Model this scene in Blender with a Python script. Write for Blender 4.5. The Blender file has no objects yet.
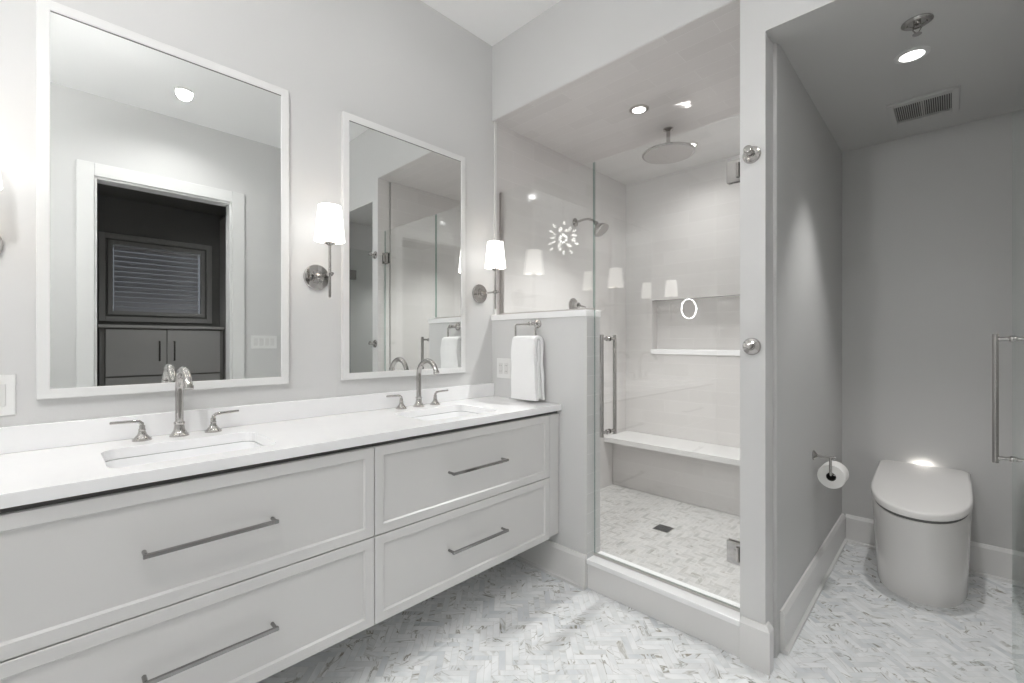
import bpy, bmesh, math, random
from mathutils import Vector, Matrix
PI = math.pi
random.seed(7)
sc = bpy.context.scene
col = sc.collection

# ------------------------------------------------------------------ camera, world, exposure
cam_d = bpy.data.cameras.new('camera')
cam = bpy.data.objects.new('camera', cam_d)
col.objects.link(cam)
cam.location = (2.02, 0.0, 1.25)
cam.rotation_euler = (PI / 2, 0, math.radians(44.3))
cam_d.sensor_width = 36.0
cam_d.lens = 450.0 / 1024.0 * 36.0
cam_d.clip_start = 0.02
sc.camera = cam
world = bpy.data.worlds.new('world')
sc.world = world
world.use_nodes = True
world.node_tree.nodes['Background'].inputs[0].default_value = (0.75, 0.8, 0.9, 1)
world.node_tree.nodes['Background'].inputs[1].default_value = 0.3
sc.view_settings.view_transform = 'Standard'
sc.view_settings.look = 'None'
sc.view_settings.exposure = 0.22
sc.view_settings.gamma = 1.0
sc.view_settings.use_curve_mapping = False
sc.cycles.max_bounces = 16
sc.cycles.diffuse_bounces = 8
sc.cycles.glossy_bounces = 8
sc.cycles.transparent_max_bounces = 32

P_CAN = 22.0        # can over the middle of the room; also scales the added rear can
P_VAN = 2.0         # dimmed cans above the vanity
P_CLOSET_FILL = 46.0      # added fill can brightening the dressing closet
P_SHOWER = 92.0     # cans over the shower
P_WC = 40.0          # can over the toilet
E_SHADE = 2.0       # sconce shades
E_BULB = 4.0
E_CHAND = 5.5
P_CHAND = 60.0     # chandelier over the middle of the room

# ------------------------------------------------------------------ materials
def nt(name):
    m = bpy.data.materials.new(name)
    m.use_nodes = True
    return m, m.node_tree, m.node_tree.nodes['Principled BSDF']
def N(t, kind, **kw):
    n = t.nodes.new(kind)
    for k, v in kw.items():
        setattr(n, k, v)
    return n
def pos_vec(t, a, b):
    g = N(t, 'ShaderNodeNewGeometry'); s = N(t, 'ShaderNodeSeparateXYZ'); c = N(t, 'ShaderNodeCombineXYZ')
    t.links.new(g.outputs['Position'], s.inputs[0])
    t.links.new(s.outputs['XYZ'.index(a)], c.inputs[0]); t.links.new(s.outputs['XYZ'.index(b)], c.inputs[1])
    return c.outputs[0]
def solid(name, colr, rough=0.5, metal=0.0, bump=0.0, bscale=60.0, spec=0.5, vary=0.0):
    m, t, b = nt(name)
    b.inputs['Base Color'].default_value = (*colr, 1); b.inputs['Roughness'].default_value = rough
    b.inputs['Metallic'].default_value = metal; b.inputs['Specular IOR Level'].default_value = spec
    if bump or vary:
        no = N(t, 'ShaderNodeTexNoise'); no.inputs['Scale'].default_value = bscale; no.inputs['Detail'].default_value = 4
        tc = N(t, 'ShaderNodeTexCoord'); t.links.new(tc.outputs['Object'], no.inputs['Vector'])
        if bump:
            bu = N(t, 'ShaderNodeBump'); bu.inputs['Strength'].default_value = 1.0; bu.inputs['Distance'].default_value = bump
            t.links.new(no.outputs['Fac'], bu.inputs['Height']); t.links.new(bu.outputs['Normal'], b.inputs['Normal'])
        if vary:
            mx = N(t, 'ShaderNodeMix', data_type='RGBA')
            mx.inputs[6].default_value = (*[c * (1 - vary) for c in colr], 1); mx.inputs[7].default_value = (*[min(1, c * (1 + vary)) for c in colr], 1)
            t.links.new(no.outputs['Fac'], mx.inputs[0]); t.links.new(mx.outputs[2], b.inputs['Base Color'])
    return m
def emitter(name, colr, s):
    m, t, b = nt(name)
    b.inputs['Base Color'].default_value = (*colr, 1)
    b.inputs['Emission Color'].default_value = (*colr, 1); b.inputs['Emission Strength'].default_value = s
    return m
def tile_mat(name, a, b_, w, h, c1, c2, grout, rough=0.08, off=(0, 0), wavy=0.0012):
    m, t, b = nt(name)
    v = pos_vec(t, a, b_)
    mp = N(t, 'ShaderNodeMapping'); mp.inputs['Location'].default_value = (off[0], off[1], 0); t.links.new(v, mp.inputs[0])
    br = N(t, 'ShaderNodeTexBrick'); t.links.new(mp.outputs[0], br.inputs['Vector'])
    br.offset = 0.5
    br.inputs['Scale'].default_value = 1.0; br.inputs['Brick Width'].default_value = w; br.inputs['Row Height'].default_value = h
    br.inputs['Mortar Size'].default_value = 0.0011; br.inputs['Mortar Smooth'].default_value = 0.2; br.inputs['Bias'].default_value = 0.0
    br.inputs['Color1'].default_value = (*c1, 1); br.inputs['Color2'].default_value = (*c2, 1); br.inputs['Mortar'].default_value = (*grout, 1)
    t.links.new(br.outputs['Color'], b.inputs['Base Color'])
    b.inputs['Roughness'].default_value = rough
    # hand-made waviness of the glaze, different on every tile
    no = N(t, 'ShaderNodeTexNoise'); no.inputs['Scale'].default_value = 1.0; no.inputs['Detail'].default_value = 1.5
    st = N(t, 'ShaderNodeMapping'); st.inputs['Scale'].default_value = (5, 16, 1); t.links.new(v, st.inputs[0])
    ad = N(t, 'ShaderNodeVectorMath', operation='ADD'); t.links.new(st.outputs[0], ad.inputs[0])
    sc_ = N(t, 'ShaderNodeVectorMath', operation='SCALE'); sc_.inputs['Scale'].default_value = 40.0
    t.links.new(br.outputs['Color'], sc_.inputs[0]); t.links.new(sc_.outputs[0], ad.inputs[1]); t.links.new(ad.outputs[0], no.inputs['Vector'])
    b1 = N(t, 'ShaderNodeBump'); b1.inputs['Distance'].default_value = wavy; b1.inputs['Strength'].default_value = 1.0
    t.links.new(no.outputs['Fac'], b1.inputs['Height'])
    b2 = N(t, 'ShaderNodeBump', invert=True); b2.inputs['Distance'].default_value = 0.0006; b2.inputs['Strength'].default_value = 0.6
    t.links.new(br.outputs['Fac'], b2.inputs['Height']); t.links.new(b1.outputs['Normal'], b2.inputs['Normal'])
    t.links.new(b2.outputs['Normal'], b.inputs['Normal'])
    return m
def glass_mat(name, tint, edge=False):
    m = bpy.data.materials.new(name); m.use_nodes = True; t = m.node_tree
    t.nodes.clear()
    o = N(t, 'ShaderNodeOutputMaterial'); mx = N(t, 'ShaderNodeMixShader')
    tr = N(t, 'ShaderNodeBsdfTransparent'); tr.inputs[0].default_value = (*tint, 1)
    gl = N(t, 'ShaderNodeBsdfGlossy'); gl.inputs['Roughness'].default_value = 0.0; gl.inputs[0].default_value = (1, 1, 1, 1)
    lw = N(t, 'ShaderNodeLayerWeight'); lw.inputs[0].default_value = 0.5
    p = N(t, 'ShaderNodeMath', operation='POWER'); p.inputs[1].default_value = 5.0
    k = N(t, 'ShaderNodeMath', operation='MULTIPLY_ADD'); k.inputs[1].default_value = 0.94; k.inputs[2].default_value = 0.055
    t.links.new(lw.outputs['Facing'], p.inputs[0]); t.links.new(p.outputs[0], k.inputs[0]); t.links.new(k.outputs[0], mx.inputs[0])
    t.links.new(tr.outputs[0], mx.inputs[1]); t.links.new(gl.outputs[0], mx.inputs[2]); t.links.new(mx.outputs[0], o.inputs[0])
    return m
def mosaic_mat(name, ca, cb, cc, rough=0.22, vein=1.0):
    m, t, b = nt(name)
    at = N(t, 'ShaderNodeAttribute', attribute_name='tile_tone')
    rp = N(t, 'ShaderNodeValToRGB'); rp.color_ramp.interpolation = 'LINEAR'
    e = rp.color_ramp.elements
    e[0].position = 0.0; e[0].color = (*cb, 1); e[1].position = 1.0; e[1].color = (*ca, 1)
    for ps, c in ((0.10, cb), (0.2, cc), (0.45, ca), (0.8, tuple(min(1, x * 1.04) for x in ca))):
        x = e.new(ps); x.color = (*c, 1)
    t.links.new(at.outputs['Fac'], rp.inputs[0])
    g = N(t, 'ShaderNodeNewGeometry')
    cb_ = N(t, 'ShaderNodeCombineXYZ')
    for i in range(3): t.links.new(at.outputs['Fac'], cb_.inputs[i])
    s = N(t, 'ShaderNodeVectorMath', operation='SCALE'); s.inputs['Scale'].default_value = 91.0
    t.links.new(cb_.outputs[0], s.inputs[0])
    rot = N(t, 'ShaderNodeVectorRotate', rotation_type='Z_AXIS')
    ra = N(t, 'ShaderNodeMath', operation='MULTIPLY'); ra.inputs[1].default_value = 47.0
    t.links.new(at.outputs['Fac'], ra.inputs[0]); t.links.new(ra.outputs[0], rot.inputs['Angle'])
    t.links.new(g.outputs['Position'], rot.inputs['Vector'])
    ad = N(t, 'ShaderNodeVectorMath', operation='ADD'); st_ = N(t, 'ShaderNodeVectorMath', operation='MULTIPLY'); st_.inputs[1].default_value = (0.5, 1.5, 1.0)
    t.links.new(rot.outputs[0], st_.inputs[0]); t.links.new(st_.outputs[0], ad.inputs[0]); t.links.new(s.outputs[0], ad.inputs[1])
    # thin veins: a distorted noise cut near its middle
    n1 = N(t, 'ShaderNodeTexNoise'); n1.inputs['Scale'].default_value = 9.0; n1.inputs['Detail'].default_value = 5; n1.inputs['Distortion'].default_value = 1.3
    t.links.new(ad.outputs[0], n1.inputs['Vector'])
    d = N(t, 'ShaderNodeMath', operation='SUBTRACT'); d.inputs[1].default_value = 0.5; t.links.new(n1.outputs['Fac'], d.inputs[0])
    ab = N(t, 'ShaderNodeMath', operation='ABSOLUTE'); t.links.new(d.outputs[0], ab.inputs[0])
    mr = N(t, 'ShaderNodeMapRange'); mr.inputs['From Min'].default_value = 0.0; mr.inputs['From Max'].default_value = 0.03
    mr.inputs['To Min'].default_value = 1.0; mr.inputs['To Max'].default_value = 0.0; t.links.new(ab.outputs[0], mr.inputs['Value'])
    n2 = N(t, 'ShaderNodeTexNoise'); n2.inputs['Scale'].default_value = 9.0; t.links.new(ad.outputs[0], n2.inputs['Vector'])
    m2 = N(t, 'ShaderNodeMapRange'); m2.inputs['From Min'].default_value = 0.45; m2.inputs['From Max'].default_value = 0.62; t.links.new(n2.outputs['Fac'], m2.inputs['Value'])
    mu = N(t, 'ShaderNodeMath', operation='MULTIPLY'); t.links.new(mr.outputs[0], mu.inputs[0]); t.links.new(m2.outputs[0], mu.inputs[1])
    mu2 = N(t, 'ShaderNodeMath', operation='MULTIPLY'); mu2.inputs[1].default_value = vein; mu2.use_clamp = True; t.links.new(mu.outputs[0], mu2.inputs[0])
    cl = N(t, 'ShaderNodeMix', data_type='RGBA'); cl.inputs[6].default_value = (0.22, 0.24, 0.24, 1); cl.inputs[7].default_value = (0.34, 0.29, 0.19, 1)
    t.links.new(n2.outputs['Color'], cl.inputs[0])
    mx = N(t, 'ShaderNodeMix', data_type='RGBA'); t.links.new(mu2.outputs[0], mx.inputs[0])
    t.links.new(rp.outputs[0], mx.inputs[6]); t.links.new(cl.outputs[2], mx.inputs[7])
    # soft grey clouds inside the stone
    n3 = N(t, 'ShaderNodeTexNoise'); n3.inputs['Scale'].default_value = 14.0; n3.inputs['Detail'].default_value = 3; t.links.new(ad.outputs[0], n3.inputs['Vector'])
    m3 = N(t, 'ShaderNodeMapRange'); m3.inputs['From Min'].default_value = 0.42; m3.inputs['From Max'].default_value = 0.72; t.links.new(n3.outputs['Fac'], m3.inputs['Value'])
    mc = N(t, 'ShaderNodeMix', data_type='RGBA', blend_type='MULTIPLY'); mc.inputs[7].default_value = (0.84, 0.86, 0.865, 1)
    t.links.new(m3.outputs[0], mc.inputs[0]); t.links.new(mx.outputs[2], mc.inputs[6])
    t.links.new(mc.outputs[2], b.inputs['Base Color'])
    b.inputs['Roughness'].default_value = rough
    return m

M = {}
M['paint'] = solid('wall_paint', (0.665, 0.664, 0.66), 0.55, bump=0.0002, bscale=180)
M['ceil'] = solid('ceiling_paint', (0.92, 0.92, 0.918), 0.7)
M['wcpaint_dim'] = solid('water_closet_paint_shaded', (0.60, 0.597, 0.59), 0.5, bump=0.0002, bscale=180)  # wall paint darkened; the alcove's dimness is put into the colour
M['wcceil_dim'] = solid('water_closet_ceiling_shaded', (0.60, 0.595, 0.585), 0.6)  # ceiling tone lowered too, shade of the alcove held in the colour
M['trim'] = solid('white_trim_paint', (0.74, 0.735, 0.725), 0.3)
M['frame'] = solid('white_frame_paint', (0.78, 0.78, 0.775), 0.35)
M['cab'] = solid('cabinet_paint', (0.68, 0.675, 0.667), 0.35)
M['gap_shade'] = solid('gap_shade_dark', (0.10, 0.097, 0.093), 0.4)  # shade under the counter overhang, painted as a dark colour
M['quartz'] = solid('white_quartz', (0.92, 0.92, 0.925), 0.18, vary=0.02, bscale=14)
M['bench'] = solid('bench_stone', (0.74, 0.735, 0.73), 0.2, vary=0.02, bscale=14)
M['ceramic'] = solid('white_ceramic', (0.91, 0.915, 0.92), 0.08)
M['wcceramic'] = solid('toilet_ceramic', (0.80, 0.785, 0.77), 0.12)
M['nickel'] = solid('polished_nickel', (0.50, 0.485, 0.47), 0.05, 1.0)
M['pull'] = solid('pull_nickel', (0.33, 0.325, 0.32), 0.10, 1.0)
M['spray'] = solid('spray_face_grey', (0.40, 0.37, 0.36), 0.45)
M['brushed'] = solid('brushed_nickel', (0.56, 0.54, 0.52), 0.28, 1.0)
M['mirror'] = solid('mirror_silver', (0.86, 0.875, 0.865), 0.0, 1.0)
M['plastic'] = solid('white_plastic', (0.82, 0.82, 0.81), 0.3)
M['seam'] = solid('grey_seam', (0.16, 0.16, 0.155), 0.5)
M['dark'] = solid('black_metal', (0.02, 0.02, 0.02), 0.35)
M['towel'] = solid('white_terry', (0.93, 0.93, 0.93), 0.95, bump=0.003, bscale=260, spec=0.1)
M['paper'] = solid('toilet_paper', (0.86, 0.85, 0.83), 0.9, bump=0.0006, bscale=120, spec=0.1)
M['card'] = solid('paper_core', (0.05, 0.045, 0.04), 0.9)
M['closet'] = solid('closet_grey_paint', (0.36, 0.357, 0.35), 0.45)
M['closetwall'] = solid('closet_wall_paint', (0.19, 0.188, 0.182), 0.6)
M['blind'] = solid('blind_slat', (0.55, 0.55, 0.58), 0.5)
M['closetfloor'] = solid('closet_wood_floor', (0.20, 0.14, 0.09), 0.4, vary=0.25, bscale=6)
TC1, TC2, TG = (0.655, 0.637, 0.627), (0.69, 0.672, 0.662), (0.77, 0.757, 0.745)
M['tile_xz'] = tile_mat('shower_tile_back', 'X', 'Z', 0.40, 0.10, TC1, TC2, TG, off=(0.05, 0.025))
M['tile_yz'] = tile_mat('shower_tile_side', 'Y', 'Z', 0.40, 0.10, TC1, TC2, TG, off=(0.12, 0.025))
M['tile_xy'] = tile_mat('shower_tile_ceiling', 'X', 'Y', 0.40, 0.10, TC1, TC2, TG, off=(0.1, 0.05))
M['tile_end'] = tile_mat('pony_end_tile', 'Y', 'Z', 0.50, 0.10, (0.60, 0.60, 0.60), (0.63, 0.63, 0.63), (0.78, 0.78, 0.78), off=(0.23, 0.025))
M['glass'] = glass_mat('clear_glass', (0.985, 0.992, 0.988))
M['edge'] = glass_mat('glass_edge', (0.45, 0.59, 0.55))
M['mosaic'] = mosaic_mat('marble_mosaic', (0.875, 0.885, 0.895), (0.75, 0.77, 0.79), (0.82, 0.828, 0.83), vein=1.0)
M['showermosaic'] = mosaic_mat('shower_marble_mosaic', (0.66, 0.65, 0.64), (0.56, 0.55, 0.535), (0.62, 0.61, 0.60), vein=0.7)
M['grout'] = solid('floor_grout', (0.66, 0.66, 0.65), 0.8)
M['shade'] = emitter('linen_shade_lit', (1.0, 0.97, 0.93), E_SHADE)
M['bulb'] = emitter('bulb_glow', (1.0, 0.92, 0.82), E_BULB)
M['can'] = emitter('can_lamp_glow', (1.0, 0.98, 0.95), 6.0)
M['ring'] = emitter('ring_lamp_glow', (1.0, 1.0, 1.0), 16.0)
M['night'] = emitter('night_light_glow', (1.0, 0.98, 0.94), 14.0)
M['crystal'] = emitter('crystal_tip_glow', (1.0, 0.98, 0.95), E_CHAND)

# ------------------------------------------------------------------ mesh helpers
ORG = {}
class MB:
    def __init__(s): s.bm = bmesh.new()
    def quad(s, pts, mat=0):
        f = s.bm.faces.new([s.bm.verts.new(p) for p in pts]); f.material_index = mat; return f
    def box(s, x0, x1, y0, y1, z0, z1, mat=0, mats=None):
        v = [s.bm.verts.new((x, y, z)) for x in (x0, x1) for y in (y0, y1) for z in (z0, z1)]
        fs = {'-x': (0, 1, 3, 2), '+x': (4, 6, 7, 5), '-y': (0, 4, 5, 1), '+y': (2, 3, 7, 6), '-z': (0, 2, 6, 4), '+z': (1, 5, 7, 3)}
        for k, i in fs.items():
            f = s.bm.faces.new([v[j] for j in i]); f.material_index = (mats or {}).get(k, mat)
        return s
    def loft(s, rings, mat=0, close=True, cap0=True, cap1=True):
        R = [[s.bm.verts.new(p) for p in r] for r in rings]
        n = len(R[0])
        for a, b in zip(R, R[1:]):
            for i in range(n if close else n - 1):
                j = (i + 1) % n
                s.bm.faces.new((a[i], a[j], b[j], b[i])).material_index = mat
        if cap0: s.bm.faces.new(list(reversed(R[0]))).material_index = mat
        if cap1: s.bm.faces.new(R[-1]).material_index = mat
        return s
    def tube(s, pts, r, n=14, mat=0, caps=True):
        pts = [Vector(p) for p in pts]
        rr = r if isinstance(r, (list, tuple)) else [r] * len(pts)
        up = None; rings = []
        for i, p in enumerate(pts):
            a = pts[max(i - 1, 0)]; b = pts[min(i + 1, len(pts) - 1)]
            d = (b - a).normalized()
            if up is None:
                up = Vector((0, 0, 1)) if abs(d.z) < 0.9 else Vector((1, 0, 0))
            u = (up - d * up.dot(d)).normalized(); w = d.cross(u); up = u
            rings.append([p + (u * math.cos(2 * PI * k / n) + w * math.sin(2 * PI * k / n)) * rr[i] for k in range(n)])
        return s.loft(rings, mat, True, caps, caps)
    def lathe(s, o, ax, prof, n=24, mat=0, caps=True):
        o = Vector(o); ax = Vector(ax).normalized()
        u = ax.orthogonal().normalized(); w = ax.cross(u)
        rings = [[o + ax * h + (u * math.cos(2 * PI * k / n) + w * math.sin(2 * PI * k / n)) * max(r, 1e-4) for k in range(n)] for r, h in prof]
        return s.loft(rings, mat, True, caps, caps)
    def sphere(s, o, r, sub=2, mat=0, scale=(1, 1, 1)):
        g = bmesh.ops.create_icosphere(s.bm, subdivisions=sub, radius=r)
        for v in g['verts']:
            v.co = Vector((v.co.x * scale[0], v.co.y * scale[1], v.co.z * scale[2])) + Vector(o)
        for f in {f for v in g['verts'] for f in v.link_faces}: f.material_index = mat
        return s
    def build(s, name, mats, parent=None, smooth=None, bevel=0.0, seg=2, recalc=True):
        bm = s.bm
        if recalc: bmesh.ops.recalc_face_normals(bm, faces=bm.faces[:])
        if parent is None:
            xs = [v.co.x for v in bm.verts]; ys = [v.co.y for v in bm.verts]; zs = [v.co.z for v in bm.verts]
            og = Vector(((min(xs) + max(xs)) / 2, (min(ys) + max(ys)) / 2, min(zs)))
        else:
            og = ORG[parent.name]
        for v in bm.verts: v.co -= og
        me = bpy.data.meshes.new(name); bm.to_mesh(me); bm.free()
        o = bpy.data.objects.new(name, me); col.objects.link(o)
        ORG[o.name] = og
        if parent is None: o.location = og
        else: o.parent = parent
        for m in (mats if isinstance(mats, (list, tuple)) else [mats]): me.materials.append(m)
        if smooth:
            for p in me.polygons: p.use_smooth = True
            me.set_sharp_from_angle(angle=math.radians(smooth))
        if bevel:
            b = o.modifiers.new('bevel', 'BEVEL'); b.width = bevel; b.segments = seg; b.limit_method = 'ANGLE'; b.angle_limit = math.radians(40)
            b.harden_normals = False
        return o
def tag(o, label, cat, group=None):
    o['label'] = label; o['category'] = cat
    if group: o['group'] = group
    return o
def struct(o):
    o['kind'] = 'structure'; return o
def thing(name, loc, label, cat, group=None):
    o = bpy.data.objects.new(name, None); col.objects.link(o); o.location = loc; o.empty_display_size = 0.05
    ORG[o.name] = Vector(loc)
    return tag(o, label, cat, group)
def copy_thing(root, delta, label):
    r = root.copy(); col.objects.link(r); r.location = root.location + Vector(delta); r['label'] = label
    for ch in list(root.children):
        c = ch.copy(); col.objects.link(c); c.parent = r
        for g in ch.children:
            d = g.copy(); col.objects.link(d); d.parent = c
    return r
def sbox(name, mats, *boxes, bevel=0.0, parent=None):
    b = MB()
    for x in boxes:
        b.box(*x[:6], **(x[6] if len(x) > 6 else {}))
    return b.build(name, mats, parent, bevel=bevel)
def rrect(x0, x1, y0, y1, r, n=6):
    pts = []
    for cx, cy, a0 in ((x1 - r, y1 - r, 0), (x0 + r, y1 - r, 90), (x0 + r, y0 + r, 180), (x1 - r, y0 + r, 270)):
        for k in range(n + 1):
            a = math.radians(a0 + 90 * k / n); pts.append((cx + r * math.cos(a), cy + r * math.sin(a)))
    return pts

# ------------------------------------------------------------------ dimensions
YS, YB = 1.896, 3.487        # shower front plane, back wall
XR = 2.53                    # wall opposite the vanity
H = 3.065
YN = -1.70                   # wall behind the camera
XSR = 1.425                   # shower right side
XW0, XW1 = 1.527, 2.31       # water closet
ZH = 2.605                   # shower ceiling
ZW = 2.443                   # water closet ceiling

# ------------------------------------------------------------------ floors
def herringbone(name, regions, w, ratio, z, mat, ang, thick=0.004, seed=3):
    rnd = random.Random(seed)
    big = MB()
    for x0, x1, y0, y1 in regions:
        big.box(x0, x1, y0, y1, z - 0.05, z - 0.0004, mat=1)
    n = ratio; g = 0.0009
    ca, sa = math.cos(ang), math.sin(ang)
    lay = big.bm.faces.layers.float.new('tile_tone')
    for x0, x1, y0, y1 in regions:
        tb = bmesh.new(); tl = tb.faces.layers.float.new('tile_tone')
        cx, cy = (x0 + x1) / 2, (y0 + y1) / 2
        rad = math.hypot(x1 - x0, y1 - y0) / 2 + 0.15
        K = int(rad / w) + 2
        def put(a, b, la, lb):
            p = [(a * w + g, b * w + g), ((a + la) * w - g, b * w + g), ((a + la) * w - g, (b + lb) * w - g), (a * w + g, (b + lb) * w - g)]
            q = [(cx + u * ca - v * sa, cy + u * sa + v * ca) for u, v in p]
            if max(t[0] for t in q) < x0 or min(t[0] for t in q) > x1 or max(t[1] for t in q) < y0 or min(t[1] for t in q) > y1: return
            f = tb.faces.new([tb.verts.new((t[0], t[1], z)) for t in q]); f[tl] = rnd.random()
        for i in range(-K, K):
            for m in range(-K // n - 1, K // n + 2):
                put(i + 2 * n * m, i, n, 1)
                put(i, i - 2 * n + 1 + 2 * n * m, 1, n)
        for co, no in (((x0, 0, 0), (-1, 0, 0)), ((x1, 0, 0), (1, 0, 0)), ((0, y0, 0), (0, -1, 0)), ((0, y1, 0), (0, 1, 0))):
            bmesh.ops.bisect_plane(tb, geom=tb.verts[:] + tb.edges[:] + tb.faces[:], plane_co=co, plane_no=no, clear_outer=True)
        for f in tb.faces:
            nf = big.bm.faces.new([big.bm.verts.new(v.co) for v in f.verts]); nf[lay] = f[tl]; nf.material_index = 0
        tb.free()
    return struct(big.build(name, [mat, M['grout']], recalc=False))
herringbone('floor', [(0.0, XR, YN, YS + 0.005), (XW0 - 0.012, XW1, YS + 0.005, YB)], 0.027, 4, 0.0, M['mosaic'], math.radians(45))
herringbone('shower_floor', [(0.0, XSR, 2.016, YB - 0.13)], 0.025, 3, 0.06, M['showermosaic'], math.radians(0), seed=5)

# ------------------------------------------------------------------ walls and ceilings
T = 0.12
struct(sbox('wall_left', [M['paint']], (-T, 0, YN - T, YS + 0.03, 0, H)))
struct(sbox('wall_shower_left', [M['tile_yz']], (-T, 0, YS + 0.03, YB + T, 0, ZH)))
nx0, nx1, nz0, nz1, nd = 0.242, 1.17, 1.186, 1.59, 0.09
struct(sbox('wall_shower_back', [M['tile_xz'], M['tile_yz'], M['tile_xy']],
    (0, nx0, YB, YB + T, 0, ZH, dict(mats={'+x': 1})), (nx1, XSR, YB, YB + T, 0, ZH, dict(mats={'-x': 1})),
    (nx0, nx1, YB, YB + T, 0, nz0 - 0.04), (nx0, nx1, YB, YB + T, nz1, ZH, dict(mats={'-z': 2})),
    (nx0, nx1, YB + nd, YB + T, nz0 - 0.04, nz1)))
struct(sbox('trim_1', [M['quartz']], (nx0 - 0.008, nx1 + 0.008, YB - 0.012, YB + nd, nz0 - 0.04, nz0), bevel=0.003))
struct(sbox('ceiling_shower', [M['tile_xy'], M['tile_xz']], (0, XSR, YS + 0.004, YB, ZH, ZH + 0.08)))
struct(sbox('wall_shower_right', [M['tile_yz']], (XSR, XSR + 0.02, YS + 0.12, YB, 0, ZH)))
# wall between shower and water closet, with its painted end facing the room
struct(sbox('wall_partition', [M['paint'], M['wcpaint_dim'], M['tile_yz']],
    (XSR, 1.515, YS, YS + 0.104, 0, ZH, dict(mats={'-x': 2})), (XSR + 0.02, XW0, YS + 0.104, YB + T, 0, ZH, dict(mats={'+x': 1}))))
struct(sbox('wall_front', [M['paint'], M['wcceil_dim']],
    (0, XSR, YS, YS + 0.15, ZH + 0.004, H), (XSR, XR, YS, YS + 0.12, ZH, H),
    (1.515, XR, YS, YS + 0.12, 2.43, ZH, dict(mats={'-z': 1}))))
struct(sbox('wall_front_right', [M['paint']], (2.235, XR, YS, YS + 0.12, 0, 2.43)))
struct(sbox('wall_closet_room_back', [M['wcpaint_dim']], (XW0, XW1 + T, YB, YB + T, 0, ZW)))
struct(sbox('wall_closet_room_right', [M['wcpaint_dim']], (XW1, XW1 + T, YS + 0.12, YB, 0, ZW)))
struct(sbox('ceiling_closet_room', [M['wcceil_dim']], (XW0, XW1 + T, YS + 0.12, YB + T, ZW, ZW + 0.1)))
dy0, dy1, dz = 0.222, 1.106, 2.465
struct(sbox('wall_right', [M['paint']],
    (XR, XR + T, YN - T, dy0, 0, H), (XR, XR + T, dy1, YS + 0.12, 0, H), (XR, XR + T, dy0, dy1, dz, H)))
struct(sbox('wall_back', [M['paint']], (0, XR, YN - T, YN, 0, H)))
struct(sbox('ceiling', [M['ceil']], (-T, XR + T, YN - T, YS + 0.12, H, H + 0.1)))
# half wall between vanity and shower
struct(sbox('wall_half', [M['paint'], M['tile_xz'], M['tile_end']],
    (0, 0.70, YS, YS + 0.12, 0, 1.378, dict(mats={'+y': 1, '+x': 2})), ))
struct(sbox('trim_2', [M['quartz']], (0, 0.702, YS - 0.010, YS + 0.124, 1.378, 1.412), bevel=0.003))
struct(sbox('trim_3', [M['trim']], (0, 0.010, YS + 0.012, YS + 0.030, 1.412, ZH), bevel=0.002))
# curb under the glass door
struct(sbox('shower_curb', [M['trim'], M['quartz']], (0.70, XSR, YS + 0.003, YS + 0.12, 0, 0.126),
    (0.70, XSR, YS - 0.004, YS + 0.125, 0.126, 0.150, dict(mat=1)), bevel=0.003))

# baseboards
def baseboard(name, a, b, n, h=0.168, t=0.018):
    a = Vector((a[0], a[1], 0)); b = Vector((b[0], b[1], 0)); n = Vector((n[0], n[1], 0))
    pr = [(0, 0), (t + 0.012, 0), (t + 0.012, 0.014), (t, 0.018), (t, h - 0.018), (t * 0.45, h), (0, h)]
    m = MB(); m.loft([[p + n * q[0] + Vector((0, 0, q[1])) for q in pr] for p in (a, b)])
    return struct(m.build(name, M['trim']))
baseboard('baseboard_half_wall', (0.0, YS), (0.70, YS), (0, -1))
baseboard('baseboard_closet_room_left', (XW0, YS + 0.15), (XW0, YB), (1, 0))
baseboard('baseboard_closet_room_back', (XW0 + 0.02, YB), (XW1 - 0.02, YB), (0, -1))
baseboard('baseboard_closet_room_right', (XW1, YS + 0.15), (XW1, YB), (-1, 0))
baseboard('baseboard_right', (XR, dy1 + 0.13), (XR, YS), (-1, 0))
baseboard('baseboard_right_rear', (XR, YN), (XR, dy0 - 0.13), (-1, 0))
baseboard('baseboard_left', (0, YN), (0, YS), (1, 0))
baseboard('baseboard_back', (0, YN), (XR, YN), (0, 1))
m = MB()   # plinth block wrapping the end of the partition
m.loft([[(XSR + 0.006 - 0, YS - 0.02 + d, z), (1.535 - d, YS - 0.02 + d, z), (1.535 - d, YS + 0.03, z), (XSR + 0.006, YS + 0.03, z)] for z, d in ((0, 0), (0.156, 0), (0.174, 0.014))])
struct(m.build('baseboard_partition', M['trim']))
# casing of the doorway seen in the mirror
cw = 0.096
m = MB()
for x0, x1, y0, y1, z0, z1 in ((XR - 0.02, XR, dy0 - cw, dy0, 0, dz + cw), (XR - 0.02, XR, dy1, dy1 + cw, 0, dz + cw), (XR - 0.02, XR, dy0, dy1, dz, dz + cw),
                               (XR - 0.003, XR + T, dy0, dy0 + 0.016, 0, dz), (XR - 0.003, XR + T, dy1 - 0.016, dy1, 0, dz), (XR - 0.003, XR + T, dy0 + 0.016, dy1 - 0.016, dz - 0.016, dz)):
    m.box(x0, x1, y0, y1, z0, z1)
dcase = struct(m.build('door_1', M['frame'], bevel=0.004))
m = MB()
for z in (1.05, 2.2):
    m.box(XR + 0.05, XR + 0.075, dy0 + 0.016, dy0 + 0.022, z - 0.045, z + 0.045)
m.build('door_hinge', M['dark'], dcase)

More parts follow.
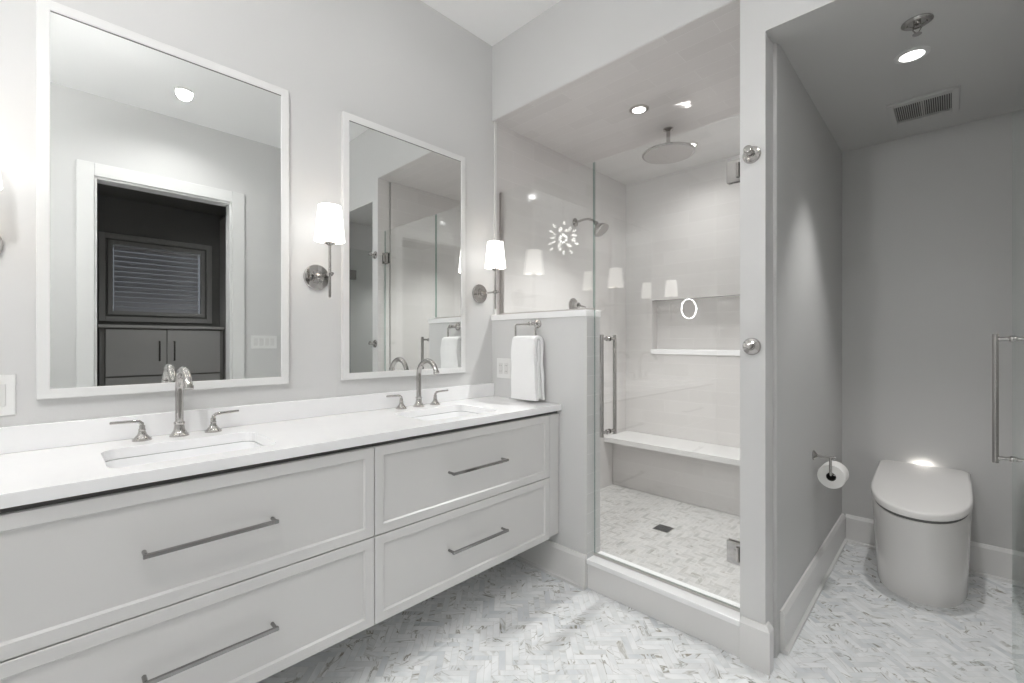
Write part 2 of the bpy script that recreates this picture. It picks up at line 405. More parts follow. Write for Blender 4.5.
# ------------------------------------------------------------------ dressing closet beyond the doorway
cx0, cx1, cy0, cy1, ch = XR + T, 4.25, -0.35, 1.95, 2.75
struct(sbox('floor_closet', [M['closetfloor']], (cx0 - T, cx1, cy0, cy1, -0.05, -0.001)))
struct(sbox('ceiling_closet', [M['closetwall']], (cx0, cx1 + T, cy0 - T, cy1 + T, ch, ch + 0.1)))
struct(sbox('wall_closet_left', [M['closetwall']], (cx0, cx1 + T, cy0 - T, cy0, 0, ch)))
struct(sbox('wall_closet_right', [M['closetwall']], (cx0, cx1 + T, cy1, cy1 + T, 0, ch)))
wy0, wy1, wz0, wz1 = 0.41, 1.25, 1.53, 2.30
struct(sbox('wall_closet_back', [M['closetwall']], (cx1, cx1 + T, cy0, wy0, 0, ch), (cx1, cx1 + T, wy1, cy1, 0, ch), (cx1, cx1 + T, wy0, wy1, 0, wz0), (cx1, cx1 + T, wy0, wy1, wz1, ch)))
m = MB()
for a, b, d in ((0.07, 0.02, 0.02), (0.0, -0.04, 0.012)):
    ya, yb, za, zb = wy0 - a, wy1 + a, wz0 - a, wz1 + a
    w_ = a - b
    xx = cx1 - d - 0.01
    for q in ((ya, ya + w_, za, zb), (yb - w_, yb, za, zb), (ya + w_, yb - w_, za, za + w_), (ya + w_, yb - w_, zb - w_, zb)):
        m.box(xx, cx1 + 0.03, *q)
win = struct(m.build('window_1', M['closet'], bevel=0.003))
m = MB(); m.box(cx1 + 0.075, cx1 + 0.085, wy0, wy1, wz0, wz1); m.build('pane', M['glass'], win)
bl = MB()
nsl = 13
for i in range(nsl):
    z = wz0 + 0.06 + (wz1 - wz0 - 0.13) * i / (nsl - 1)
    c, s_ = 0.029 * math.cos(1.1), 0.029 * math.sin(1.1)
    bl.loft([[(cx1 + 0.045 - c, y, z - s_), (cx1 + 0.047, y, z + 0.005), (cx1 + 0.045 + c, y, z + s_), (cx1 + 0.045, y, z + 0.001)] for y in (wy0 + 0.05, wy1 - 0.05)])
blo = bl.build('window_blind', M['blind'], None)
tag(blo, 'grey horizontal slat blind drawn over the dressing closet window', 'blind')
m = MB(); m.box(cx1 + 0.025, cx1 + 0.065, wy0 + 0.045, wy1 - 0.045, wz1 - 0.06, wz1 - 0.042); m.build('head_rail', M['blind'], blo)

kx = 3.95
cabw = thing('storage_cabinet', ((kx + cx1) / 2, 0.87, 0), 'dark grey storage cabinet with two doors below the closet window', 'cabinet')
m = MB(); m.box(kx, cx1 - 0.045, 0.33, 1.37, 0.0, 1.385); m.build('body', M['closetwall'], cabw)
m = MB(); m.box(kx - 0.035, cx1 - 0.045, 0.32, 1.375, 1.385, 1.415); m.build('worktop', M['closet'], cabw, bevel=0.003)
for y0, y1, hy in ((0.372, 0.848, 0.79), (0.858, 1.335, 0.915)):
    m = MB(); m.box(kx - 0.022, kx, y0, y1, 0.905, 1.37); d = m.build('door', M['closet'], cabw, bevel=0.002)
    m = MB(); m.tube([(kx - 0.022, hy, 1.05), (kx - 0.05, hy, 1.05), (kx - 0.05, hy, 1.25), (kx - 0.022, hy, 1.25)], 0.007, 8); m.build('handle', M['pull'], d, smooth=40)
for z0, z1 in ((0.12, 0.50), (0.51, 0.89)):
    m = MB(); m.box(kx - 0.022, kx, 0.372, 1.335, z0, z1); m.build('drawer', M['closet'], cabw, bevel=0.002)
tall = thing('tall_cabinet', (3.7, 1.6, 0), 'tall dark grey closet cabinet at the right of the storage cabinet', 'cabinet')
m = MB(); m.box(3.05, cx1 - 0.008, 1.40, cy1 - 0.008, 0, 2.70); m.build('body', M['closetwall'], tall)
for x0, x1, hx in ((3.07, 3.60, 3.54), (3.61, 4.14, 3.67)):
    m = MB(); m.box(x0, x1, 1.38, 1.40, 0.1, 2.66); d = m.build('door', M['closet'], tall, bevel=0.002)
    m = MB(); m.tube([(hx, 1.38, 1.0), (hx, 1.35, 1.0), (hx, 1.35, 1.25), (hx, 1.38, 1.25)], 0.007, 8); m.build('handle', M['pull'], d, smooth=40)

# ------------------------------------------------------------------ vanity
VX = 0.53
vy0, vym, vy1 = -0.17, 0.8165, 1.806
van = thing('vanity_cabinet', (0.27, 0.84, 0.226), 'long floating white vanity cabinet with four drawers hung on the left wall', 'cabinet')
m = MB()
for q in ((0.002, 0.505, vy0, YS - 0.004, 0.236, 0.256), (0.002, 0.02, vy0, YS - 0.004, 0.256, 0.884), (0.487, 0.505, vy0, YS - 0.004, 0.256, 0.884),
          (0.02, 0.487, vy0, vy0 + 0.018, 0.256, 0.884), (0.02, 0.487, YS - 0.022, YS - 0.004, 0.256, 0.884), (0.02, 0.487, vym - 0.009, vym + 0.009, 0.256, 0.884)): m.box(*q)
m.build('carcass', M['cab'], van)
m = MB(); m.box(0.505, 0.512, vy0, YS - 0.006, 0.866, 0.884); m.build('shadow_gap_strip', M['gap_shade'], van)  # dark strip standing in for the shaded gap above the drawers
m = MB(); m.box(0.505, 0.524, vy1 + 0.008, YS - 0.006, 0.23, 0.868); m.build('filler_strip', M['cab'], van, bevel=0.002)
def shaker(y0, y1, z0, z1, fw=0.034):
    m = MB(); x0, xf = 0.506, VX
    def ring(x, d): return [(x, y0 + d, z0 + d), (x, y1 - d, z0 + d), (x, y1 - d, z1 - d), (x, y0 + d, z1 - d)]
    m.loft([ring(x0, 0), ring(xf - 0.0015, 0), ring(xf, 0.0015), ring(xf, fw), ring(xf - 0.007, fw + 0.005)], cap0=True, cap1=True)
    return m
def drawer(y0, y1, z0, z1, zp, lab=None):
    d = shaker(y0, y1, z0, z1).build('drawer', M['cab'], van)
    c = (y0 + y1) / 2; hl = 0.160
    p = MB()
    p.box(VX + 0.024, VX + 0.034, c - hl, c + hl, zp - 0.005, zp + 0.005)
    for s in (-1, 1):
        yy = c + s * (hl - 0.006)
        p.lathe((VX - 0.007, yy, zp), (1, 0, 0), [(0.0055, 0), (0.0055, 0.030)], 12)
    p.build('pull', M['pull'], d, smooth=35)
for y0, y1 in ((vy0, vym - 0.0015), (vym + 0.0015, vy1)):
    drawer(y0, y1, 0.5475, 0.868, 0.705)
    drawer(y0, y1, 0.226, 0.5435, 0.381)

# countertop with two sink cut-outs
cz0, cz1 = 0.885, 0.918
bm_top = MB(); bm = bm_top.bm
sinks = [(0.165, 0.460, 0.105, 0.520), (0.165, 0.460, 1.100, 1.515)]
loops = [[(0.002, -0.24), (0.541, -0.24), (0.541, YS - 0.002), (0.002, YS - 0.002)]] + [rrect(x0, x1, y0, y1, 0.045) for x0, x1, y0, y1 in sinks]
edges = []
for lp in loops:
    vs = [bm.verts.new((x, y, cz1)) for x, y in lp]
    for i in range(len(vs)): edges.append(bm.edges.new((vs[i], vs[(i + 1) % len(vs)])))
bmesh.ops.triangle_fill(bm, edges=edges, use_beauty=True, use_dissolve=False)
ex = bmesh.ops.extrude_face_region(bm, geom=bm.faces[:])
for v in [g for g in ex['geom'] if isinstance(g, bmesh.types.BMVert)]: v.co.z = cz0
top = bm_top.build('countertop', M['quartz'], None, bevel=0.002)
tag(top, 'white quartz countertop running along the vanity with two sink openings', 'countertop')
m = MB(); m.box(0.002, 0.022, -0.24, YS - 0.002, cz1 + 0.0003, 0.997); m.build('backsplash', M['quartz'], top, bevel=0.002)
def sink(i, x0, x1, y0, y1, label):
    s = thing('sink', ((x0 + x1) / 2, (y0 + y1) / 2, cz0 - 0.13), label, 'sink', 'undermount sinks in the countertop')
    m = MB(); rings = []
    for z, d, r in ((cz0 - 0.001, -0.02, 0.06), (cz0 - 0.001, 0.004, 0.043), (cz0 - 0.06, 0.010, 0.045), (cz0 - 0.10, 0.022, 0.05), (cz0 - 0.118, 0.05, 0.05), (cz0 - 0.124, 0.09, 0.04)):
        rings.append([(x, y, z) for x, y in rrect(x0 + d, x1 - d, y0 + d, y1 - d, r)])
    m.loft(rings, cap0=False, cap1=True)
    b = m.build('basin', M['ceramic'], s, smooth=50)
    so = b.modifiers.new('shell', 'SOLIDIFY'); so.thickness = 0.006; so.offset = -1
    m = MB(); m.lathe(((x0 + x1) / 2 - 0.03, (y0 + y1) / 2, cz0 - 0.124), (0, 0, 1), [(0.026, 0), (0.026, 0.003), (0.018, 0.004), (0.016, 0.002), (0.004, 0.002)], 20); m.build('drain', M['nickel'], s, smooth=40)
    m = MB(); m.lathe((x0 + 0.007, (y0 + y1) / 2, cz0 - 0.045), (1, 0, 0), [(0.013, 0), (0.013, 0.004), (0.008, 0.004)], 16); m.build('overflow_ring', M['brushed'], s, smooth=40)
sink(0, *sinks[0], 'white undermount sink under the larger nearer mirror')
sink(1, *sinks[1], 'white undermount sink nearest the half wall and towel')

# faucets
def faucet(yc, label):
    f = thing('faucet', (0.08, yc, cz1), label, 'faucet', 'widespread nickel faucets')
    m = MB()
    m.lathe((0.075, yc, cz1 + 0.0003), (0, 0, 1), [(0.029, 0), (0.029, 0.005), (0.024, 0.009), (0.017, 0.022), (0.0145, 0.04), (0.0165, 0.043), (0.0165, 0.048), (0.0135, 0.051)], 24)
    m.build('base', M['nickel'], f, smooth=40)
    pts = [(0.075, yc, cz1 + 0.045), (0.075, yc, cz1 + 0.10), (0.075, yc, cz1 + 0.157)]
    rr = [0.0125, 0.0125, 0.0125]
    AR = 0.076
    for k in range(1, 19):
        a = math.radians(158) * k / 18; pts.append((0.075 + AR - AR * math.cos(a), yc, cz1 + 0.160 + AR * math.sin(a))); rr.append(0.0125)
    e = Vector(pts[-1]); dd = Vector((math.sin(math.radians(158)), 0, math.cos(math.radians(158))))
    for q, w_ in ((0.003, 0.0125), (0.004, 0.0148), (0.014, 0.0148)): pts.append(tuple(e + dd * q)); rr.append(w_)
    m = MB(); m.tube(pts, rr, 20); m.build('spout', M['nickel'], f, smooth=50)
    for s in (-1, 1):
        y = yc + s * 0.102
        m = MB()
        m.lathe((0.075, y, cz1 + 0.0003), (0, 0, 1), [(0.027, 0), (0.027, 0.005), (0.022, 0.009), (0.013, 0.020), (0.0095, 0.032), (0.0105, 0.036), (0.0085, 0.040), (0.0085, 0.05)], 20)
        h = m.build('handle', M['nickel'], f, smooth=40)
        m = MB(); q = [(0.075, y, cz1 + 0.046), (0.075, y + s * 0.001, cz1 + 0.057), (0.075, y + s * 0.008, cz1 + 0.064), (0.075, y + s * 0.02, cz1 + 0.066), (0.077, y + s * 0.082, cz1 + 0.068)]
        m.tube(q, [0.0065, 0.0065, 0.006, 0.0055, 0.0045], 10); m.build('lever', M['nickel'], h, smooth=50)
faucet(0.316, 'polished nickel faucet with two levers under the larger nearer mirror')
faucet(1.312, 'polished nickel faucet with two levers nearest the half wall')

# mirrors
def mirror(y0, y1, z0, z1, label):
    t = thing('wall_mirror', (0.0, (y0 + y1) / 2, z0), label, 'mirror', 'white framed vanity mirrors')
    fw, d = 0.031, 0.024
    def rg(x, i): return [(x, y0 + i, z0 + i), (x, y1 - i, z0 + i), (x, y1 - i, z1 - i), (x, y0 + i, z1 - i)]
    m = MB(); m.loft([rg(0.001, 0), rg(d - 0.002, 0), rg(d, 0.002), rg(d, fw - 0.002), rg(d - 0.002, fw), rg(0.016, fw)], cap0=False, cap1=False)
    m.build('frame', M['frame'], t)
    m = MB(); m.box(0.002, 0.020, y0 + fw - 0.002, y1 - fw + 0.002, z0 + fw - 0.002, z1 - fw + 0.002); m.build('mirror_glass', M['mirror'], t)
    m = MB()
    i0, i1 = fw - 0.001, fw + 0.0035
    for q in ((y0 + i0, y1 - i0, z1 - i1, z1 - i0),):
        m.box(0.0198, 0.0206, *q)
    m.build('glass_edge_strip', M['seam'], t)
mirror(-0.032, 0.701, 1.072, 2.308, 'larger looking white framed rectangular mirror, nearest the viewer')
mirror(0.936, 1.664, 1.072, 2.308, 'white framed rectangular mirror beside the shower half wall')

# sconces
def sconce(y, label):
    s = thing('wall_sconce', (0, y, 1.535), label, 'sconce', 'nickel wall sconces on the vanity wall')
    X = 0.140
    m = MB(); m.lathe((0.001, y, 1.535), (1, 0, 0), [(0.056, 0), (0.056, 0.008), (0.053, 0.011), (0.030, 0.012), (0.028, 0.016), (0.015, 0.018), (0.011, 0.032), (0.008, 0.034)], 32)
    m.build('backplate', M['nickel'], s, smooth=35)
    m = MB(); m.tube([(0.03, y, 1.535), (X + 0.028, y, 1.535)], 0.0055, 12)
    m.lathe((X - 0.012, y, 1.535), (1, 0, 0), [(0.0055, 0), (0.010, 0.002), (0.010, 0.022), (0.0055, 0.024)], 14)
    m.build('arm', M['nickel'], s, smooth=40)
    m = MB(); m.tube([(X, y, 1.435), (X, y, 1.44), (X, y, 1.655)], [0.003, 0.0055, 0.0055], 12)
    m.lathe((X, y, 1.655), (0, 0, 1), [(0.006, 0), (0.012, 0.004), (0.024, 0.010), (0.024, 0.013), (0.010, 0.014), (0.010, 0.05)], 20)
    m.build('stem', M['nickel'], s, smooth=40)
    m = MB(); n = 40; z0, z1, r0, r1 = 1.674, 1.822, 0.061, 0.046
    m.loft([[(X + r * math.cos(2 * PI * k / n), y + r * math.sin(2 * PI * k / n), z) for k in range(n)] for r, z in ((r0, z0), (r1, z1), (r1 - 0.002, z1), (r0 - 0.002, z0), (r0, z0))], cap0=False, cap1=False)
    m.build('lamp_shade', M['shade'], s, smooth=60)
    m = MB(); m.sphere((X, y, 1.745), 0.017, 2, scale=(1, 1, 1.5)); m.build('bulb', M['bulb'], s, smooth=80)
    return s
sconce(-0.154, 'nickel sconce at the left picture edge, nearest the viewer')
sconce(0.8236, 'nickel sconce with white shade between the two mirrors')
sconce(1.789, 'nickel sconce with white shade between the mirror and shower')

# lit shaving mirror on the vanity wall, seen only as a ring in the shower glass
sm = thing('shaving_mirror', (0, -0.50, 1.57), 'round lit magnifying mirror on an arm, seen reflected in the shower door', 'mirror')
m = MB(); m.lathe((0.001, -0.56, 1.57), (1, 0, 0), [(0.045, 0), (0.045, 0.01), (0.02, 0.016), (0.012, 0.03)], 24); m.tube([(0.02, -0.56, 1.57), (0.09, -0.56, 1.57), (0.15, -0.47, 1.57), (0.17, -0.45, 1.57)], 0.007, 10)
m.build('wall_arm', M['nickel'], sm, smooth=40)
dv = Vector((0.93, 0.36, 0)).normalized()
c0 = Vector((0.185, -0.44, 1.57))
m = MB(); m.lathe(c0 - dv * 0.012, dv, [(0.100, -0.002), (0.104, 0.002), (0.104, 0.0125), (0.086, 0.0125), (0.084, 0.011), (0.001, 0.011)], 40); m.build('mirror_disc', M['nickel'], sm, smooth=30)
m = MB(); u = dv.orthogonal().normalized(); w = dv.cross(u)
m.loft([[c0 + dv * h + (u * math.cos(2 * PI * k / 40) + w * math.sin(2 * PI * k / 40)) * r for k in range(40)] for r, h in ((0.093, 0.001), (0.0995, 0.001), (0.0995, 0.006), (0.093, 0.006), (0.093, 0.001))], cap0=False, cap1=False)
m.build('ring_light', M['ring'], sm)

# switch plates and outlets
def plate(name, o, u, n, w, h, label, cat, kind):
    t = thing(name, o, label, cat)
    o = Vector(o); u = Vector(u); n = Vector(n); z = Vector((0, 0, 1))
    def bx(cu_, cz_, hw, hh, d0, d1):
        m = MB(); r = []
        for d, i in ((d0, 0), (d1 - 0.0015, 0), (d1, 0.0015)):
            r.append([o + u * (cu_ + a * (hw - i)) + z * (cz_ + b * (hh - i)) + n * d for a, b in ((-1, -1), (1, -1), (1, 1), (-1, 1))])
        m.loft(r); return m
    bx(0, 0, w / 2, h / 2, 0.0005, 0.006).build('cover_plate', M['plastic'], t)
    for k, c in enumerate(kind):
        bx(c, 0, 0.0165, 0.033, 0.006, 0.0085).build('rocker' if cat == 'switch' else 'socket', M['trim'], t)
        if cat == 'outlet':
            for s in (-1, 1):
                for du in (-0.006, 0.006):
                    m = MB(); m.lathe(o + u * (c + du) + z * (s * 0.017) + n * 0.0086, n, [(0.0022, 0), (0.0022, 0.0006)], 8)
                    m.build('slot', M['seam'], t)
    return t
plate('light_switch', (0, -0.133, 1.09), (0, 1, 0), (1, 0, 0), 0.118, 0.122, 'white double switch plate at the left picture edge above the counter', 'switch', (-0.023, 0.023))
plate('outlet_plate', (0.105, YS, 1.09), (1, 0, 0), (0, -1, 0), 0.118, 0.118, 'white outlet plate on the half wall behind the hand towel', 'outlet', (-0.023, 0.023))
plate('light_switch', (XR, 1.365, 1.245), (0, 1, 0), (-1, 0, 0), 0.215, 0.118, 'white four switch plate beside the doorway, seen in the nearer mirror', 'switch', (-0.069, -0.023, 0.023, 0.069))

# towel ring and towel
tr = thing('towel_ring', (0.372, YS, 1.345), 'square nickel towel ring fixed to the half wall above the counter', 'towel ring')
ty = YS - 0.058
m = MB(); m.lathe((0.372, YS - 0.0005, 1.348), (0, -1, 0), [(0.025, 0), (0.025, 0.005), (0.018, 0.012), (0.010, 0.018), (0.010, 0.062), (0.013, 0.064), (0.013, 0.07), (0.008, 0.073)], 20); m.build('post', M['nickel'], tr, smooth=40)
pts = [(0.372, ty, 1.345), (0.262, ty, 1.345), (0.254, ty, 1.337), (0.254, ty, 1.270), (0.262, ty, 1.262), (0.398, ty, 1.262), (0.406, ty, 1.270), (0.406, ty, 1.337), (0.398, ty, 1.345), (0.372, ty, 1.345)]
m = MB(); m.tube(pts, 0.0055, 10); m.build('ring', M['nickel'], tr, smooth=60)
m = MB()
x0, x1 = 0.262, 0.428
def towel_layer(yb, th, z0, z1, xa, xb, ph):
    rings = []
    nz, nx_ = 12, 10
    for k in range(nz + 1):
        f = k / nz; z = z0 + (z1 - z0) * f
        wv = 0.003 * math.sin(6 * f + ph) + 0.003 * math.sin(13 * f + 2 * ph)
        sh = (1 - f) * 0.010
        r = []
        for i in range(nx_ + 1):
            g = i / nx_; x = xa - sh + (xb - xa + 2 * sh) * g
            r.append((x, yb - th / 2 + wv + 0.003 * math.sin(9 * g + ph), z))
        for i in range(nx_, -1, -1):
            g = i / nx_; x = xa - sh + (xb - xa + 2 * sh) * g
            r.append((x, yb + th / 2 + wv + 0.003 * math.sin(9 * g + ph), z))
        rings.append(r)
    m.loft(rings)
towel_layer(ty - 0.028, 0.026, 0.932, 1.261, x0, x1, 0.4)
towel_layer(ty - 0.002, 0.014, 0.945, 1.255, x0 + 0.003, x1 + 0.004, 2.2)
towel_layer(ty + 0.021, 0.018, 0.935, 1.259, x0 + 0.002, x1 + 0.008, 1.3)
rg = []
for k in range(9):   # fold over the bar of the ring
    a = PI * k / 8
    rg.append([(x, ty - math.cos(a) * q, 1.259 + math.sin(a) * q * 0.62) for x, q in ((x0, 0.037), (x1, 0.037), (x1, 0.012), (x0, 0.012))])
m.loft(rg)
tw = m.build('hand_towel', M['towel'], None, smooth=60, bevel=0.004, seg=2)
tag(tw, 'folded white hand towel hanging from the square ring on the half wall', 'towel')

# ------------------------------------------------------------------ shower
YG = 1.957
def pane(m, x0, x1, y0, y1, z0, z1, thin):
    mt = {k: 1 for k in ('-x', '+x', '-y', '+y', '-z', '+z')}
    mt['-' + thin] = 0; mt['+' + thin] = 0; mt['+z'] = 0
    return m.box(x0, x1, y0, y1, z0, z1, mats=mt)
gp = thing('glass_panel', (0.355, YG, 1.412), 'fixed clear glass panel standing on the half wall', 'glass panel')
m = pane(MB(), 0.026, 0.698, YG - 0.005, YG + 0.005, 1.420, 2.175, 'y'); m.build('pane', [M['glass'], M['edge']], gp)
m = MB(); m.box(0.010, 0.030, YG - 0.010, YG + 0.010, 1.413, 2.175); m.build('wall_channel', M['brushed'], gp, bevel=0.0015)
m = MB(); m.box(0.030, 0.706, YG - 0.010, YG + 0.010, 1.413, 1.424); m.build('sill_channel', M['brushed'], gp, bevel=0.0015)
gd = thing('shower_door', (1.05, YG, 0.147), 'clear frameless glass shower door with nickel bar handle', 'door')
m = pane(MB(), 0.706, 1.416, YG - 0.005, YG + 0.005, 0.163, 2.175, 'y'); m.build('pane', [M['glass'], M['edge']], gd)
def bar_pull(x, y, z0, z1, ax, parent, off=0.055, r=0.0095):
    a = Vector(ax)
    hd = None
    for s in (-1, 1):
        m = MB()
        c = Vector((x, y, 0)) + a * s * off
        m.tube([c + Vector((0, 0, z0 - 0.012)), c + Vector((0, 0, z1 + 0.012))], r, 16)
        for z in (z0 + 0.008, z1 - 0.008):
            b0 = Vector((x, y, z))
            m.tube([b0 + a * s * 0.006, c + Vector((0, 0, z))], 0.007, 12)
            m.lathe(b0 + a * s * 0.006, a * s, [(0.013, 0), (0.013, 0.006), (0.009, 0.009), (0.008, 0.012)], 16)
        m.build('handle', M['nickel'], parent, smooth=40)
bar_pull(0.787, YG, 0.79, 1.272, (0, 1, 0), gd, off=0.06, r=0.0105)
for z in (1.945, 0.388):
    m = MB()
    for s in (-1, 1):
        y0 = YG + s * 0.0055; y1 = YG + s * 0.014
        m.box(1.358, 1.423, min(y0, y1), max(y0, y1), z - 0.045, z + 0.045)
    m.box(1.4185, 1.4245, YG - 0.024, YG + 0.024, z - 0.045, z + 0.045)
    m.tube([(1.402, YG - 0.017, z - 0.03), (1.402, YG - 0.017, z + 0.03)], 0.007, 10)
    m.build('hinge', M['nickel'], gd, bevel=0.0015)
m = MB(); m.box(0.706, 1.416, YG - 0.004, YG + 0.004, 0.151, 0.163); m.build('bottom_seal', M['brushed'], gd)

sh = thing('rain_shower_head', (0.73, 2.748, ZH), 'large round rain shower head hanging from the tiled ceiling', 'shower head')
m = MB(); m.lathe((0.73, 2.748, ZH - 0.0005), (0, 0, -1), [(0.032, 0), (0.032, 0.006), (0.020, 0.012), (0.012, 0.018), (0.012, 0.085), (0.017, 0.088), (0.017, 0.10), (0.011, 0.104), (0.011, 0.14)], 20); m.build('ceiling_arm', M['nickel'], sh, smooth=40)
m = MB(); m.lathe((0.73, 2.748, 2.475), (0, 0, -1), [(0.02, 0), (0.035, 0.010), (0.12, 0.018), (0.160, 0.022), (0.163, 0.026), (0.160, 0.032), (0.150, 0.033)], 48); m.build('spray_disc', M['nickel'], sh, smooth=40)
m = MB(); m.lathe((0.73, 2.748, 2.4415), (0, 0, -1), [(0.149, 0), (0.149, 0.0012), (0.001, 0.0012)], 48); m.build('spray_face', M['spray'], sh, smooth=40)

wh = thing('wall_shower_head', (0, 2.747, 2.143), 'small bell shower head on a bent arm at the left shower wall', 'shower head')
m = MB(); m.lathe((0.0005, 2.747, 2.143), (1, 0, 0), [(0.032, 0), (0.032, 0.005), (0.018, 0.012), (0.010, 0.016)], 20)
m.tube([(0.01, 2.747, 2.143), (0.08, 2.747, 2.150), (0.12, 2.747, 2.147), (0.16, 2.747, 2.128), (0.185, 2.747, 2.105)], 0.009, 12); m.build('arm', M['nickel'], wh, smooth=50)
m = MB(); m.lathe((0.180, 2.747, 2.110), (0.62, 0, -0.78), [(0.014, 0), (0.018, 0.012), (0.016, 0.022), (0.022, 0.03), (0.042, 0.052), (0.058, 0.078), (0.060, 0.086), (0.054, 0.088)], 28); m.build('bell', M['nickel'], wh, smooth=40)

vl = thing('shower_valve', (0, 2.722, 1.519), 'round nickel shower valve with lever on the left shower wall', 'valve')
m = MB(); m.lathe((0.0005, 2.722, 1.519), (1, 0, 0), [(0.055, 0), (0.055, 0.006), (0.03, 0.012), (0.022, 0.02), (0.018, 0.05), (0.02, 0.054), (0.012, 0.062)], 24); m.build('escutcheon', M['nickel'], vl, smooth=40)
m = MB(); m.tube([(0.045, 2.722, 1.519), (0.055, 2.76, 1.512), (0.058, 2.80, 1.508)], [0.008, 0.007, 0.005], 10); m.build('lever', M['nickel'], vl, smooth=50)

bn = thing('shower_bench', (0.705, 3.31, 0.06), 'white slab shower bench along the tiled back wall', 'bench')
m = MB(); m.box(0.002, XSR - 0.002, 3.135, YB - 0.002, 0.436, 0.478); m.build('seat_slab', M['bench'], bn, bevel=0.003)
m = MB(); m.box(0.002, XSR - 0.002, YB - 0.215, YB - 0.002, 0.060, 0.436); m.build('tiled_base', M['tile_xz'], bn)
dr = thing('shower_drain', (0.71, 2.72, 0.06), 'square dark metal drain in the shower floor', 'drain')
m = MB(); m.box(0.66, 0.76, 2.67, 2.77, 0.0602, 0.0625); m.build('frame', M['brushed'], dr)
m = MB()
for i in range(6):
    for j in range(6):
        m.box(0.6635 + i * 0.0156, 0.6635 + i * 0.0156 + 0.015, 2.6735 + j * 0.0156, 2.6735 + j * 0.0156 + 0.015, 0.0626, 0.0632)
m.build('grate', M['dark'], dr)

# robe hooks
def hook(z, label):
    t = thing('robe_hook', (1.468, YS, z), label, 'hook', 'robe hooks on the wall end')
    m = MB(); m.lathe((1.468, YS - 0.0005, z), (0, -1, 0), [(0.033, 0), (0.033, 0.004), (0.030, 0.009), (0.022, 0.012), (0.015, 0.014), (0.012, 0.020)], 28); m.build('rosette', M['nickel'], t, smooth=35)
    m = MB(); m.tube([(1.468, YS - 0.015, z), (1.468, YS - 0.034, z + 0.001), (1.468, YS - 0.046, z + 0.006)], [0.011, 0.010, 0.010], 14)
    m.lathe((1.468, YS - 0.044, z + 0.005), (0, -0.93, 0.37), [(0.010, 0), (0.015, 0.002), (0.0165, 0.006), (0.015, 0.011), (0.008, 0.014)], 18); m.build('peg', M['nickel'], t, smooth=50)
hook(1.972, 'upper nickel robe hook on the wall end beside the shower')
hook(1.231, 'lower nickel robe hook on the wall end beside the shower')

# ------------------------------------------------------------------ water closet
TX = 1.905
def d_ring(yf, yb, hw, z_f, slope=0.0, n=24, p=2.25):
    """D-shaped plan: straight sides, rounded front (-y), square back; z rises towards the back by slope."""
    L_ = hw * 1.75
    pts = []
    for k in range(n + 1):
        a = PI * k / n
        x = hw * (1 if math.cos(a) >= 0 else -1) * abs(math.cos(a)) ** (2 / p)
        y = yf + L_ * (1 - abs(math.sin(a)) ** (2 / p))
        pts.append((x, y))
    pts += [(-hw, yb)] if False else []
    pts += [(-hw, yf + L_ + (yb - yf - L_) * 0.5), (-hw + 0.0, yb - 0.02), (-hw + 0.02, yb), (hw - 0.02, yb), (hw, yb - 0.02), (hw, yf + L_ + (yb - yf - L_) * 0.5)]
    return [(TX + x, y, z_f + slope * (y - yf)) for x, y in pts]
tl = thing('toilet', (TX, 3.15, 0), 'white skirted one-piece toilet with closed lid in the alcove', 'toilet')
yb = YB - 0.022
sl = 0.11
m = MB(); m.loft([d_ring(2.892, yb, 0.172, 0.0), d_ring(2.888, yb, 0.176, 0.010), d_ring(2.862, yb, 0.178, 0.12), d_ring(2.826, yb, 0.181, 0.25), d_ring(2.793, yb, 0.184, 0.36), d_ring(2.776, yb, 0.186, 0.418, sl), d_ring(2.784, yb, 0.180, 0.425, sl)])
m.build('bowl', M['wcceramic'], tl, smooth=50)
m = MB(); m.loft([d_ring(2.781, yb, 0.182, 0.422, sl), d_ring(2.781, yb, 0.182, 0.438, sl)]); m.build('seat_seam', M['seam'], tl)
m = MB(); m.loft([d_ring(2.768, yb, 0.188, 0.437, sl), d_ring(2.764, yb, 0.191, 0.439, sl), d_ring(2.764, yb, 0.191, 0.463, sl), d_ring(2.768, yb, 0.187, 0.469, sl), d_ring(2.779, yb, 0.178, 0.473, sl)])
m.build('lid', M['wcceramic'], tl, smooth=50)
m = MB(); m.box(TX - 0.03, TX + 0.03, YB - 0.019, YB - 0.010, 0.50, 0.535); m.build('night_light', M['night'], tl, bevel=0.003)

ph = thing('paper_holder', (XW0, 2.70, 0.665), 'nickel toilet paper holder on the alcove left wall', 'paper holder')
hy = 2.655
m = MB(); m.lathe((XW0 + 0.0005, hy, 0.684), (1, 0, 0), [(0.024, 0), (0.024, 0.005), (0.014, 0.012), (0.008, 0.018)], 20)
m.tube([(XW0 + 0.01, hy, 0.684), (XW0 + 0.085, hy, 0.684)], 0.0065, 10); m.sphere((XW0 + 0.085, hy, 0.684), 0.008, 2)
m.build('wall_post', M['nickel'], ph, smooth=40)
m = MB(); m.tube([(XW0 + 0.072, hy, 0.686), (XW0 + 0.072, hy, 0.600), (XW0 + 0.072, hy + 0.012, 0.593), (XW0 + 0.072, hy + 0.135, 0.593)], 0.006, 10); m.build('roll_bar', M['nickel'], ph, smooth=50)
pr = thing('toilet_paper_roll', (XW0 + 0.072, hy + 0.07, 0.53), 'white toilet paper roll on the nickel holder beside the toilet', 'toilet paper')
rc = Vector((XW0 + 0.072, hy + 0.014, 0.587)); n = 40
m = MB(); m.loft([[rc + Vector((r * math.cos(2 * PI * k / n), d, r * math.sin(2 * PI * k / n))) for k in range(n)] for r, d in ((0.0205, 0), (0.056, 0), (0.058, 0.003), (0.058, 0.102), (0.056, 0.105), (0.0205, 0.105))], cap0=False, cap1=False)
m.build('paper', M['paper'], pr, smooth=50)
